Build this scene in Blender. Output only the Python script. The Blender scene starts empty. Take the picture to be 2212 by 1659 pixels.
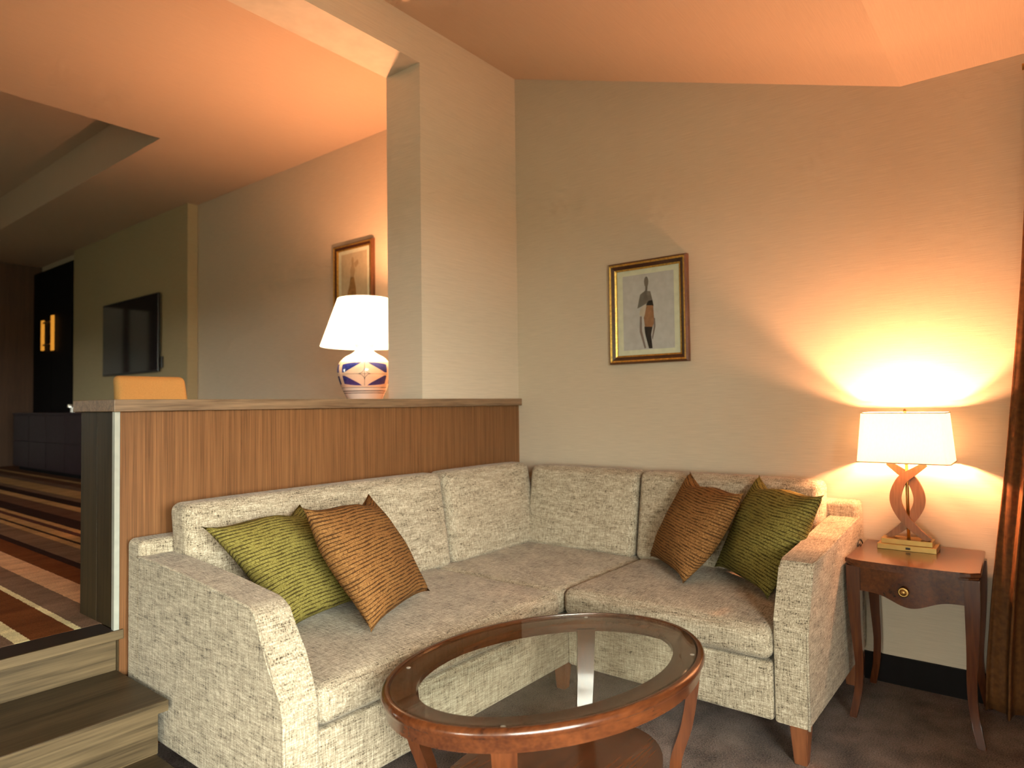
import bpy, bmesh, math, random
from mathutils import Vector, Matrix
random.seed(7)
SC = bpy.context.scene
COL = SC.collection
PI = math.pi

# ------------------------------------------------------------------ camera
YAW, PIT, ROLL, FPX = 0.67146555, 0.03033975, -0.01291108, 1436.83
_f = Vector((math.cos(YAW)*math.cos(PIT), math.sin(YAW)*math.cos(PIT), math.sin(PIT)))
_r = Vector((math.sin(YAW), -math.cos(YAW), 0)); _u = _r.cross(_f)
_r2 = math.cos(ROLL)*_r + math.sin(ROLL)*_u; _u2 = -math.sin(ROLL)*_r + math.cos(ROLL)*_u
cam_d = bpy.data.cameras.new('camera'); cam = bpy.data.objects.new('camera', cam_d); COL.objects.link(cam)
cam.matrix_world = Matrix(((_r2.x, _u2.x, -_f.x, 0), (_r2.y, _u2.y, -_f.y, 0), (_r2.z, _u2.z, -_f.z, 1.2), (0, 0, 0, 1)))
cam_d.sensor_width = 36; cam_d.lens = 36*FPX/2212; cam_d.clip_start = .05
cam_d.dof.use_dof = True; cam_d.dof.focus_distance = 2.3; cam_d.dof.aperture_fstop = 2.4
SC.camera = cam

# ------------------------------------------------------------------ world, exposure, daylight
w = bpy.data.worlds.new('sky'); SC.world = w; w.use_nodes = True
_nt = w.node_tree; _bg = _nt.nodes['Background']; _bg.inputs[1].default_value = SKY = 31.0
_g = _nt.nodes.new('ShaderNodeTexCoord'); _sp = _nt.nodes.new('ShaderNodeSeparateXYZ'); _cr = _nt.nodes.new('ShaderNodeValToRGB')
_nt.links.new(_g.outputs['Generated'], _sp.inputs[0]); _nt.links.new(_sp.outputs[2], _cr.inputs[0]); _nt.links.new(_cr.outputs[0], _bg.inputs[0])
_cr.color_ramp.elements[0].position = 0; _cr.color_ramp.elements[0].color = (.16, .17, .12, 1)      # ground outside
_cr.color_ramp.elements[1].position = .02; _cr.color_ramp.elements[1].color = (1.0, .99, .89, 1)    # overcast sky
SC.view_settings.view_transform = 'Standard'; SC.view_settings.look = 'None'
SC.view_settings.exposure = 0.3; SC.view_settings.gamma = 1; SC.view_settings.use_curve_mapping = False
SC.cycles.max_bounces = 6; SC.cycles.diffuse_bounces = 3; SC.cycles.glossy_bounces = 3
SC.cycles.use_adaptive_sampling = True; SC.cycles.adaptive_threshold = .1; SC.cycles.adaptive_min_samples = 12; SC.cycles.use_denoising = True
SC.cycles.transparent_max_bounces = 8; SC.cycles.transmission_bounces = 4
SC.cycles.caustics_reflective = False; SC.cycles.caustics_refractive = False
SC.cycles.sample_clamp_indirect = 6.0

def portal(name, loc, rot, sx, sy):
    l = bpy.data.lights.new(name, 'AREA'); l.shape = 'RECTANGLE'; l.size = sx; l.size_y = sy; l.cycles.is_portal = True
    o = bpy.data.objects.new(name, l); COL.objects.link(o); o.location = loc; o.rotation_euler = rot
# sky light comes in by the three window openings
portal('daylight_front', (-.4, -2.0, 1.45), (math.radians(90), 0, 0), 2.8, 1.9)
portal('daylight_side', (-2.2, .1, .7), (0, math.radians(-90), 0), 1.1, .9)
portal('daylight_upper', (-2.2, 7.6, 1.75), (0, math.radians(-90), 0), 1.1, .8)
WARM = (1.0, .42, .19)

# ------------------------------------------------------------------ materials
def new_mat(name):
    m = bpy.data.materials.new(name); m.use_nodes = True
    nt = m.node_tree; b = nt.nodes['Principled BSDF']
    return m, nt, b
def N(nt, t, **k):
    n = nt.nodes.new(t)
    for a, v in k.items(): setattr(n, a, v)
    return n
def coords(nt, scale, out='Object', rot=(0, 0, 0)):
    tc = N(nt, 'ShaderNodeTexCoord'); mp = N(nt, 'ShaderNodeMapping')
    mp.inputs['Scale'].default_value = scale; mp.inputs['Rotation'].default_value = rot
    nt.links.new(tc.outputs[out], mp.inputs[0]); return mp.outputs[0]
def noise(nt, vec, scale=1., detail=3., rough=.6, dist=0.):
    n = N(nt, 'ShaderNodeTexNoise'); n.inputs['Scale'].default_value = scale; n.inputs['Detail'].default_value = detail
    n.inputs['Roughness'].default_value = rough; n.inputs['Distortion'].default_value = dist
    nt.links.new(vec, n.inputs['Vector']); return n.outputs['Fac']
def ramp(nt, fac, stops, interp='LINEAR'):
    r = N(nt, 'ShaderNodeValToRGB'); r.color_ramp.interpolation = interp
    e = r.color_ramp.elements
    while len(e) < len(stops): e.new(.5)
    for i, (p, c) in enumerate(stops): e[i].position = p; e[i].color = (*c, 1) if len(c) == 3 else c
    nt.links.new(fac, r.inputs[0]); return r.outputs[0]
def mixc(nt, fac, a, b, mode='MIX'):
    m = N(nt, 'ShaderNodeMix', data_type='RGBA', blend_type=mode)
    if isinstance(fac, (int, float)): m.inputs[0].default_value = fac
    else: nt.links.new(fac, m.inputs[0])
    for s, v in ((6, a), (7, b)):
        if isinstance(v, tuple): m.inputs[s].default_value = (*v, 1) if len(v) == 3 else v
        else: nt.links.new(v, m.inputs[s])
    return m.outputs[2]
def maths(nt, op, a, b=0.):
    m = N(nt, 'ShaderNodeMath', operation=op)
    for i, v in enumerate((a, b)):
        if isinstance(v, (int, float)): m.inputs[i].default_value = v
        else: nt.links.new(v, m.inputs[i])
    return m.outputs[0]
def bump(nt, b, h, strength=.3, dist=.002):
    n = N(nt, 'ShaderNodeBump'); n.inputs['Strength'].default_value = strength; n.inputs['Distance'].default_value = dist
    nt.links.new(h, n.inputs['Height']); nt.links.new(n.outputs[0], b.inputs['Normal'])
G = lambda v: (v, v, v)
def mul(c, k): return tuple(x*k for x in c)

def wallpaper(name, c, axis='z', amp=.07):
    m, nt, b = new_mat(name)
    sc = {'z': (9, 9, 420), 'y': (9, 420, 9), 'x': (420, 9, 9)}[axis]
    f = noise(nt, coords(nt, sc), 1, 2, .6)
    nt.links.new(ramp(nt, f, [(.3, mul(c, 1-amp)), (.7, mul(c, 1+amp))]), b.inputs['Base Color'])
    b.inputs['Roughness'].default_value = .62; b.inputs['Specular IOR Level'].default_value = .35
    bump(nt, b, f, .25, .0012); return m
def plain(name, c, rough=.5, metal=0., spec=.5, var=.06, scale=30, coat=0.):
    m, nt, b = new_mat(name)
    a = noise(nt, coords(nt, (scale,)*3), 1, 1)
    nt.links.new(ramp(nt, a, [(.3, mul(c, 1-var)), (.7, mul(c, 1+var))]), b.inputs['Base Color'])
    b.inputs['Roughness'].default_value = rough; b.inputs['Metallic'].default_value = metal
    b.inputs['Specular IOR Level'].default_value = spec; b.inputs['Coat Weight'].default_value = coat
    b.inputs['Coat Roughness'].default_value = .12
    return m
def wood(name, dark, light, axis='z', rough=.4, coarse=9., fine=120., stretch=.035, coat=0., knot=False, bumps=.15, spec=.5, mix=.62):
    m, nt, b = new_mat(name)
    def sv(s): v = [s, s, s]; v['xyz'.index(axis)] = s*stretch; return tuple(v)
    a = noise(nt, coords(nt, sv(coarse)), 1, 2, .6, .6)
    g = noise(nt, coords(nt, sv(fine)), 1, 1, .7)
    f = maths(nt, 'ADD', maths(nt, 'MULTIPLY', a, mix), maths(nt, 'MULTIPLY', g, 1-mix))
    nt.links.new(ramp(nt, f, [(.30, dark), (.5, tuple((x+y)/2 for x, y in zip(dark, light))), (.70, light)]), b.inputs['Base Color'])
    b.inputs['Roughness'].default_value = rough; b.inputs['Coat Weight'].default_value = coat; b.inputs['Coat Roughness'].default_value = .1
    b.inputs['Specular IOR Level'].default_value = spec
    bump(nt, b, g, bumps, .0008); return m
def tweed(name, base, dark, light, rough=.95):
    m, nt, b = new_mat(name)
    tx = noise(nt, coords(nt, (26, 270, 270)), 1, 1, .6); ty = noise(nt, coords(nt, (270, 26, 270)), 1, 1, .6); tz = noise(nt, coords(nt, (270, 270, 26)), 1, 1, .6)
    big = noise(nt, coords(nt, (9, 9, 60)), 1, 0, .5)
    f = maths(nt, 'ADD', maths(nt, 'MULTIPLY', maths(nt, 'ADD', tx, maths(nt, 'ADD', ty, tz)), .30), maths(nt, 'MULTIPLY', big, .10))
    nt.links.new(ramp(nt, f, [(.37, dark), (.45, mul(base, .80)), (.52, base), (.61, light)]), b.inputs['Base Color'])
    b.inputs['Roughness'].default_value = rough; b.inputs['Specular IOR Level'].default_value = .12
    b.inputs['Sheen Weight'].default_value = .15
    bump(nt, b, f, .55, .003); return m
def pillow_mat(name, base, dark, light):
    m, nt, b = new_mat(name)
    uv = coords(nt, (1, 1, 1), 'UV')
    warp = noise(nt, coords(nt, (3, 2, 1), 'UV'), 1, 2)
    sep = N(nt, 'ShaderNodeSeparateXYZ'); nt.links.new(uv, sep.inputs[0])
    vv = maths(nt, 'ADD', maths(nt, 'MULTIPLY', sep.outputs[1], 34.), maths(nt, 'MULTIPLY', warp, 1.6))
    st = maths(nt, 'ABSOLUTE', maths(nt, 'SUBTRACT', maths(nt, 'FRACT', vv), .5))
    cmb = N(nt, 'ShaderNodeCombineXYZ'); nt.links.new(maths(nt, 'MULTIPLY', sep.outputs[0], 11.), cmb.inputs[0]); nt.links.new(maths(nt, 'MULTIPLY', maths(nt, 'FLOOR', vv), 7.31), cmb.inputs[1])
    dash = noise(nt, cmb.outputs[0], 1, 3, .6)
    line = ramp(nt, maths(nt, 'SUBTRACT', st, maths(nt, 'MULTIPLY', maths(nt, 'SUBTRACT', dash, .36), .75)), [(.0, G(1)), (.06, G(0))])
    weave = noise(nt, coords(nt, (70, 150, 1), 'UV'), 1, 3, .7)
    cross = noise(nt, coords(nt, (170, 45, 1), 'UV'), 1, 3, .7)
    f = maths(nt, 'ADD', maths(nt, 'MULTIPLY', weave, .5), maths(nt, 'MULTIPLY', cross, .5))
    c = ramp(nt, f, [(.34, mul(dark, 1.6)), (.48, base), (.66, light)])
    nt.links.new(mixc(nt, maths(nt, 'MULTIPLY', line, .8), c, dark), b.inputs['Base Color'])
    b.inputs['Roughness'].default_value = .85; b.inputs['Specular IOR Level'].default_value = .15
    hgt = maths(nt, 'SUBTRACT', maths(nt, 'MULTIPLY', f, .7), maths(nt, 'MULTIPLY', line, .35))
    bump(nt, b, hgt, .55, .004); return m
def carpet(name, dark, light):
    m, nt, b = new_mat(name)
    a = noise(nt, coords(nt, (190,)*3), 1, 2, .75); p = noise(nt, coords(nt, (7,)*3), 1, 2, .6)
    f = maths(nt, 'ADD', maths(nt, 'MULTIPLY', a, .6), maths(nt, 'MULTIPLY', p, .4))
    nt.links.new(ramp(nt, f, [(.36, dark), (.66, light)]), b.inputs['Base Color'])
    b.inputs['Roughness'].default_value = 1; b.inputs['Specular IOR Level'].default_value = .05; b.inputs['Sheen Weight'].default_value = .2
    bump(nt, b, a, 1., .010); return m
def pane(name, tint=(.97, .99, .97), ior=1.5):
    m, nt, b = new_mat(name); nt.nodes.remove(b)
    t = N(nt, 'ShaderNodeBsdfTransparent'); t.inputs[0].default_value = (*tint, 1)
    g = N(nt, 'ShaderNodeBsdfGlossy'); g.inputs['Roughness'].default_value = .01
    lw = N(nt, 'ShaderNodeLayerWeight'); lw.inputs[0].default_value = .5
    f0 = ((ior-1)/(ior+1))**2; fz = maths(nt, 'ADD', maths(nt, 'MULTIPLY', maths(nt, 'POWER', lw.outputs['Facing'], 5.), 1-f0), f0)
    mx = N(nt, 'ShaderNodeMixShader'); nt.links.new(fz, mx.inputs[0]); nt.links.new(t.outputs[0], mx.inputs[1]); nt.links.new(g.outputs[0], mx.inputs[2])
    nt.links.new(mx.outputs[0], nt.nodes['Material Output'].inputs[0]); return m
def shade_mat(name, c, trans=.6, glow=0.):
    m, nt, b = new_mat(name); nt.nodes.remove(b)
    d = N(nt, 'ShaderNodeBsdfDiffuse'); d.inputs[0].default_value = (*c, 1)
    t = N(nt, 'ShaderNodeBsdfTranslucent')
    wv = noise(nt, coords(nt, (250, 250, 60)), 1, 2)
    nt.links.new(ramp(nt, wv, [(.3, mul(c, .9)), (.7, c)]), t.inputs[0])
    mx = N(nt, 'ShaderNodeMixShader'); mx.inputs[0].default_value = trans
    nt.links.new(d.outputs[0], mx.inputs[1]); nt.links.new(t.outputs[0], mx.inputs[2])
    out = mx.outputs[0]
    if glow:
        e = N(nt, 'ShaderNodeEmission'); e.inputs[0].default_value = (1, .80, .50, 1); e.inputs[1].default_value = glow
        ad = N(nt, 'ShaderNodeAddShader'); nt.links.new(out, ad.inputs[0]); nt.links.new(e.outputs[0], ad.inputs[1]); out = ad.outputs[0]
    nt.links.new(out, nt.nodes['Material Output'].inputs[0]); return m
def bulb_mat(name, c, st):
    m, nt, b = new_mat(name); nt.nodes.remove(b)
    t = N(nt, 'ShaderNodeBsdfTransparent'); e = N(nt, 'ShaderNodeEmission'); e.inputs[0].default_value = (*c, 1); e.inputs[1].default_value = st
    ad = N(nt, 'ShaderNodeAddShader'); nt.links.new(t.outputs[0], ad.inputs[0]); nt.links.new(e.outputs[0], ad.inputs[1])
    nt.links.new(ad.outputs[0], nt.nodes['Material Output'].inputs[0]); return m
def glow_mat(name, c, s):
    m, nt, b = new_mat(name)
    b.inputs['Base Color'].default_value = (*c, 1); b.inputs['Emission Color'].default_value = (*c, 1); b.inputs['Emission Strength'].default_value = s
    return m

WALLC = (.565, .482, .372)
M = dict(
    wall=wallpaper('wallcovering', WALLC), ceil=wallpaper('ceiling_covering', (.56, .428, .315), 'y', .05),
    pillar=wallpaper('pillar_covering', (.61, .53, .42)), upwall=wallpaper('upper_wallcovering', (.54, .45, .34)),
    tvwall=wallpaper('television_wallcovering', (.42, .345, .205)),
    panel=wood('walnut_veneer', (.112, .046, .017), (.250, .114, .045), 'z', .42, 60, 260, .014, spec=.3, mix=.45),
    oak=wood('oak_cap', (.10, .055, .028), (.30, .19, .11), 'x', .5, 30, 140, .06),
    endboard=wood('stained_end_board', (.013, .008, .003), (.055, .036, .015), 'z', .55, 30, 200, .03, spec=.2),
    strip=plain('pale_strip', (.44, .45, .40), .35, .35),
    step=wood('step_oak', (.032, .021, .010), (.160, .112, .060), 'x', .5, 26, 120, .045, spec=.25),
    tread=wood('step_tread_oak', (.018, .012, .006), (.085, .055, .029), 'x', .42, 20, 110, .05, spec=.25),
    nose=wood('dark_nosing', (.012, .008, .007), (.03, .02, .018), 'x', .4, 12, 110, .05),
    carpet=carpet('brown_carpet', (.050, .033, .029), (.40, .295, .255)),
    base=plain('baseboard_black', (.008, .006, .006), .6, 0, .1),
    sofa=tweed('sofa_tweed', (.385, .322, .235), (.050, .036, .022), (.60, .535, .42)),
    green=pillow_mat('green_chenille', (.185, .150, .034), (.022, .013, .003), (.34, .29, .085)),
    rust=pillow_mat('rust_chenille', (.200, .090, .027), (.026, .009, .003), (.35, .185, .062)),
    cherry=wood('cherry_wood', (.034, .008, .003), (.135, .038, .011), 'x', .25, 10, 90, .08, .35, bumps=.03),
    cherryz=wood('cherry_wood_upright', (.034, .008, .003), (.135, .038, .011), 'z', .25, 10, 90, .08, .35, bumps=.03),
    legwood=wood('sofa_leg_wood', (.13, .04, .016), (.27, .095, .036), 'z', .4, 14, 90, .08),
    lampwood=wood('lamp_wood', (.22, .085, .030), (.42, .18, .070), 'z', .4, 14, 120, .1),
    brass=plain('brushed_brass', (.46, .29, .10), .38, 1.), gold=plain('gilt', (.62, .40, .10), .38, .85, var=.25, scale=90),
    framebrown=plain('frame_brown', (.045, .014, .006), .3, 0, .5, .3, 60, .4), framewalnut=plain('frame_walnut', (.11, .040, .012), .35, 0, .5, .2, 60, .4),
    mat=plain('mat_board', (.80, .77, .64), .9), printgrey=plain('print_ground', (.60, .56, .60), .8), printtan=plain('print_ground_tan', (.62, .50, .36), .8),
    pane=pane('clear_pane'), glass=pane('table_glass', (.975, .99, .975)),
    shade=shade_mat('cream_shade', (.92, .88, .78), .62, .40), shade2=shade_mat('white_shade', (.94, .92, .86), .62, 1.9),
    trim=plain('shade_trim', (.55, .48, .33), .8),
    ceramic=plain('white_glaze', (.80, .77, .70), .12, 0, .5, .02, 20, .5), blue=plain('cobalt_glaze', (.02, .035, .22), .15, 0, .5, .2, 60, .5),
    inkline=plain('dark_glaze', (.02, .018, .02), .2), peach=plain('peach_glaze', (.78, .64, .50), .15, 0, .5, .03, 20, .5), rustline=plain('rust_glaze', (.30, .07, .02), .2),
    chairfab=plain('ochre_upholstery', (.50, .285, .095), .85, 0, .2, .08, 220), chairleg=wood('chair_leg_wood', (.04, .02, .01), (.10, .05, .025)),
    black=plain('black_lacquer', (.005, .004, .005), .7, 0, .1), screen=plain('dark_screen', (.010, .009, .013), .06, 0, .6), bezel=plain('television_bezel', (.012, .012, .016), .3),
    dark=plain('plum_lacquer', (.024, .013, .018), .5, 0, .12, .1, 12), backwood=wood('back_panel_wood', (.05, .022, .010), (.11, .05, .022), 'z', .55),
    chrome=plain('polished_chrome', (.85, .85, .85), .12, 1.), deskwood=wood('desk_wood', (.10, .04, .02), (.2, .085, .04), 'x'),
    curtain=plain('bronze_velvet', (.12, .046, .012), .75, 0, .3, .25, 50), cord=plain('black_cord', (.012, .010, .010), .5),
    white=plain('window_paint', (.75, .74, .7), .5), clear=plain('soft_bumper', (.8, .8, .78), .3), bulb=bulb_mat('lit_bulb', (1, .75, .42), 2.),
    amber=glow_mat('amber_glow', (.9, .36, .04), .55),
)
# woven striped carpet of the upper room: bands run along y, colours set by x
def striped():
    m, nt, b = new_mat('striped_carpet')
    D = (.022, .010, .008); BR = (.085, .040, .024); TAN = (.30, .17, .075); PE = (.42, .24, .135); CR = (.50, .42, .24); RU = (.105, .032, .010); GB = (.13, .075, .048); MA = (.055, .022, .018)
    bands = [(-2.2, BR), (.20, CR), (.28, RU), (.42, D), (.50, GB), (.694, D), (.700, CR), (.742, RU), (.854, CR), (.888, GB), (.980, PE), (1.088, RU), (1.195, D), (1.258, GB), (1.380, TAN), (1.410, D), (1.440, TAN), (1.500, MA), (1.545, TAN),
             (1.594, D), (1.712, BR), (1.876, TAN), (1.948, D), (2.059, GB), (2.146, TAN), (2.35, GB), (2.45, BR), (2.585, TAN), (2.65, BR)]
    x0, x1 = -2.2, 3.3
    tc = N(nt, 'ShaderNodeTexCoord'); sep = N(nt, 'ShaderNodeSeparateXYZ'); nt.links.new(tc.outputs['Object'], sep.inputs[0])
    jit = noise(nt, coords(nt, (120, 120, 1)), 1, 1)
    f = maths(nt, 'DIVIDE', maths(nt, 'SUBTRACT', maths(nt, 'ADD', sep.outputs[0], maths(nt, 'MULTIPLY', maths(nt, 'SUBTRACT', jit, .5), .012)), x0), x1-x0)
    c = ramp(nt, f, [((x-x0)/(x1-x0), col) for x, col in bands], 'CONSTANT')
    v = noise(nt, coords(nt, (3, 9, 1)), 1, 4, .65); p = noise(nt, coords(nt, (260, 260, 260)), 1, 2)
    c = mixc(nt, 1., c, ramp(nt, v, [(.3, G(.72)), (.7, G(1.25))]), 'MULTIPLY')
    c = mixc(nt, 1., c, ramp(nt, p, [(.3, G(.75)), (.7, G(1.25))]), 'MULTIPLY')
    c = mixc(nt, 1., c, G(1.45), 'MULTIPLY')
    nt.links.new(c, b.inputs['Base Color']); b.inputs['Roughness'].default_value = 1; b.inputs['Specular IOR Level'].default_value = .05
    bump(nt, b, p, .7, .005); return m
M['striped'] = striped()

# ------------------------------------------------------------------ object helpers
WL = {}
def thing(name, label, cat, loc=(0, 0, 0), group=None, kind=None):
    o = bpy.data.objects.new(name, None); COL.objects.link(o); o.location = loc; o.empty_display_size = .1
    WL[o.name] = Vector(loc); tag(o, label, cat, group, kind); return o
def tag(o, label=None, cat=None, group=None, kind=None):
    for k, v in (('label', label), ('category', cat), ('group', group), ('kind', kind)):
        if v: o[k] = v
    return o
def obj(name, bm, mat, parent=None, smooth=False, loc=None, label=None, angle=None):
    base = WL[parent.name].copy() if parent else Vector(loc or (0, 0, 0))
    if parent is None and loc is None: base = Vector((0, 0, 0))
    bmesh.ops.recalc_face_normals(bm, faces=bm.faces)
    bmesh.ops.translate(bm, verts=bm.verts, vec=-base)
    me = bpy.data.meshes.new(name); bm.to_mesh(me); bm.free()
    o = bpy.data.objects.new(name, me); COL.objects.link(o)
    me.materials.append(M[mat] if isinstance(mat, str) else mat)
    if smooth:
        for p in me.polygons: p.use_smooth = True
        if angle:
            me.set_sharp_from_angle(angle=math.radians(angle))
    if parent: o.parent = parent
    else: o.location = base
    WL[o.name] = base
    if label: o['label'] = label
    return o
def NB(): return bmesh.new()
def box(bm, x0, x1, y0, y1, z0, z1, bev=0., seg=2):
    vs = [bm.verts.new((x, y, z)) for z in (z0, z1) for y in (y0, y1) for x in (x0, x1)]
    fs = [bm.faces.new([vs[i] for i in f]) for f in ((0, 2, 3, 1), (4, 5, 7, 6), (0, 1, 5, 4), (2, 6, 7, 3), (0, 4, 6, 2), (1, 3, 7, 5))]
    if bev:
        es = list({e for f in fs for e in f.edges})
        bmesh.ops.bevel(bm, geom=es, offset=bev, segments=seg, affect='EDGES', profile=.5)
    return bm
def B(*a, **k): return box(NB(), *a, **k)
def prism(bm, pts, axis, a0, a1, bev=0., seg=2):
    """extrude a closed 2-D outline along an axis; pts are the other two coordinates in xyz order"""
    def mk(p, a):
        if axis == 'x': return (a, p[0], p[1])
        if axis == 'y': return (p[0], a, p[1])
        return (p[0], p[1], a)
    v0 = [bm.verts.new(mk(p, a0)) for p in pts]; v1 = [bm.verts.new(mk(p, a1)) for p in pts]
    n = len(pts); fs = [bm.faces.new(v0[::-1]), bm.faces.new(v1)]
    for i in range(n): fs.append(bm.faces.new((v0[i], v0[(i+1) % n], v1[(i+1) % n], v1[i])))
    if bev:
        es = list(set(fs[0].edges) | set(fs[1].edges))
        bmesh.ops.bevel(bm, geom=es, offset=bev, segments=seg, affect='EDGES', profile=.5)
    return bm
def soft(bm, x0, x1, y0, y1, z0, z1, r=.03, puff=(0, 0, 0), n=14, fn=None):
    """rounded, slightly crowned cushion block; puff = outward crown on x, y, z faces"""
    c = Vector(((x0+x1)/2, (y0+y1)/2, (z0+z1)/2)); h = Vector(((x1-x0)/2, (y1-y0)/2, (z1-z0)/2))
    cache = {}
    def V(p):
        k = tuple(round(v, 5) for v in p)
        if k in cache: return cache[k]
        q = Vector((p[0]*h.x, p[1]*h.y, p[2]*h.z)); inn = Vector([max(-h[i]+r, min(h[i]-r, q[i])) for i in range(3)])
        d = q-inn
        if d.length > 1e-9: q = inn+d.normalized()*min(r, max(abs(d.x), abs(d.y), abs(d.z)))
        for i in range(3):
            if puff[i]:
                j, k2 = [a for a in range(3) if a != i]
                q[i] += p[i]*puff[i]*(1-p[j]**4)*(1-p[k2]**4)
        if fn: q = fn(q, p, h)
        v = bm.verts.new(c+q); cache[k] = v; return v
    def ax(L):
        m = [0, r*.12, r*.35, r*.7, r]; e = [v/L for v in m]
        inner = [-1+2*i/n for i in range(n+1)]
        s = [-1+2*v/2 for v in e]
        lim = 1-r/L
        mid = [-lim+2*lim*i/n for i in range(n+1)]
        return sorted(set([round(-1+v, 6) for v in e]+[round(v, 6) for v in mid]+[round(1-v, 6) for v in e]))
    A = [ax(h[i]) for i in range(3)]
    for i in range(3):
        j, k = [a for a in range(3) if a != i]
        for s in (-1, 1):
            for a in range(len(A[j])-1):
                for b in range(len(A[k])-1):
                    q = []
                    for (aa, bb) in ((a, b), (a+1, b), (a+1, b+1), (a, b+1)):
                        p = [0, 0, 0]; p[i] = s; p[j] = A[j][aa]; p[k] = A[k][bb]; q.append(V(p))
                    if len(set(q)) == 4: bm.faces.new(q)
    return bm
def tube(bm, pts, r, n=8, closed=False, caps=True):
    pts = [Vector(p) for p in pts]; rings = []; m = len(pts)
    up = Vector((0, 0, 1)); prev = None
    for i, p in enumerate(pts):
        a = pts[(i-1) % m] if (closed or i > 0) else p; b = pts[(i+1) % m] if (closed or i < m-1) else p
        t = (b-a).normalized()
        if prev is None:
            u = t.cross(up)
            if u.length < .1: u = t.cross(Vector((1, 0, 0)))
            u.normalize()
        else: u = (prev-t*prev.dot(t)).normalized()
        prev = u; v = t.cross(u); rr = r[i] if isinstance(r, (list, tuple)) else r
        rings.append([bm.verts.new(p+u*rr*math.cos(2*PI*k/n)+v*rr*math.sin(2*PI*k/n)) for k in range(n)])
    for i in range(m if closed else m-1):
        A, Bq = rings[i], rings[(i+1) % m]
        for k in range(n): bm.faces.new((A[k], A[(k+1) % n], Bq[(k+1) % n], Bq[k]))
    if caps and not closed: bm.faces.new(rings[0][::-1]); bm.faces.new(rings[-1])
    return bm
def lathe(bm, prof, c, n=48, cap=True):
    rings = []
    for r, z in prof: rings.append([bm.verts.new((c[0]+r*math.cos(2*PI*k/n), c[1]+r*math.sin(2*PI*k/n), z)) for k in range(n)])
    for a, b in zip(rings, rings[1:]):
        for k in range(n): bm.faces.new((a[k], a[(k+1) % n], b[(k+1) % n], b[k]))
    if cap:
        if prof[0][0] > 1e-4: bm.faces.new(rings[0][::-1])
        if prof[-1][0] > 1e-4: bm.faces.new(rings[-1])
    return bm
def post(bm, stations, bev=0.):
    """square-section post through stations (cx, cy, z, half_x, half_y)"""
    rings = [[bm.verts.new((x+sx*hx, y+sy*hy, z)) for sx, sy in ((-1, -1), (1, -1), (1, 1), (-1, 1))] for x, y, z, hx, hy in stations]
    for a, b in zip(rings, rings[1:]):
        for k in range(4): bm.faces.new((a[k], a[(k+1) % 4], b[(k+1) % 4], b[k]))
    bm.faces.new(rings[0][::-1]); bm.faces.new(rings[-1])
    if bev:
        es = [e for e in bm.edges if abs(e.verts[0].co.z-e.verts[1].co.z) > 1e-4]
        bmesh.ops.bevel(bm, geom=es, offset=bev, segments=2, affect='EDGES')
    return bm
def catmull(P, n=8):
    out = []; P = [Vector(p) for p in P]
    for i in range(len(P)-1):
        a, b, c, d = P[max(i-1, 0)], P[i], P[i+1], P[min(i+2, len(P)-1)]
        for k in range(n):
            t = k/n; out.append(.5*((2*b)+(c-a)*t+(2*a-5*b+4*c-d)*t*t+(3*b-a-3*c+d)*t**3))
    out.append(P[-1]); return out
def struct(name, bm, mat, label=None, **k):
    o = obj(name, bm, mat, **k); o['kind'] = 'structure'
    if label: o['label'] = label
    return o

# ================================================================== the setting
XW, Y0, ZP, ZC = 3.23, 2.516, .44, 3.235       # side wall, divider face, platform level, ceiling
XL, YF, YB = -2.2, -2.0, 11.1                  # far left, front and back of the rooms
struct('floor', B(XL, XW, YF, YB, -.08, 0), 'carpet', 'dark brown grey carpet of the lower sitting area')
struct('floor_upper', B(XL, XW, 2.64, YB, ZP-.06, ZP), 'striped', 'striped brown, rust and cream carpet of the raised room')
def wall_with_hole(name, mat, axis, a, thick, u0, u1, z0, z1, hole, label):
    """wall plane normal to axis at a; hole (u0,u1,z0,z1)"""
    bm = NB(); hu0, hu1, hz0, hz1 = hole
    for (p, q, r, s) in ((u0, hu0, z0, z1), (hu1, u1, z0, z1), (hu0, hu1, z0, hz0), (hu0, hu1, hz1, z1)):
        if axis == 'x': box(bm, a, a+thick, p, q, r, s)
        else: box(bm, p, q, a, a+thick, r, s)
    return struct(name, bm, mat, label)
struct('wall_right', B(XW, XW+.12, YF, YB, -.08, 3.7), 'wall', 'beige woven wallcovering on the long side wall')
wall_with_hole('wall_front', 'wall', 'y', YF-.12, .12, XL, 1.2, -.08, 2.6, (-1.8, 1.0, .5, 2.4), 'wall behind the seating corner with a window')
struct('wall_light_blocker', B(1.2, XW, YF-.12, -.55, -.08, 2.6), 'wall', 'unseen wall block added to keep daylight off the curtain corner')  # added out of view to block front window daylight from the right wall
bm = NB()
for (y0, y1, z0, z1) in ((YF, -.35, -.08, 3.3), (-.35, .55, -.08, .15), (-.35, .55, 1.25, 3.3), (.55, 7.2, -.08, 3.3), (7.2, 8.0, -.08, 1.2), (7.2, 8.0, 2.3, 3.3), (8.0, YB, -.08, 3.3)): box(bm, XL-.12, XL, y0, y1, z0, z1)
struct('wall_left', bm, 'wall', 'beige wall opposite the sofa with two windows')
struct('wall_back', B(XL, XW, YB, YB+.12, -.08, 3.3), 'backwood', 'dark brown panelled wall at the far end')
struct('reflection_panel', B(1.88, 2.45, YB-.03, YB, ZP, 2.75), 'white', 'unseen pale panel added on the far wall for the television reflection'); struct('reflection_strip', B(1.50, 1.78, YB-.03, YB, ZP, 2.75), 'white', 'unseen narrow pale panel added on the far wall for the television reflection')  # pale slabs added out of view so the television screen mirrors something bright
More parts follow.
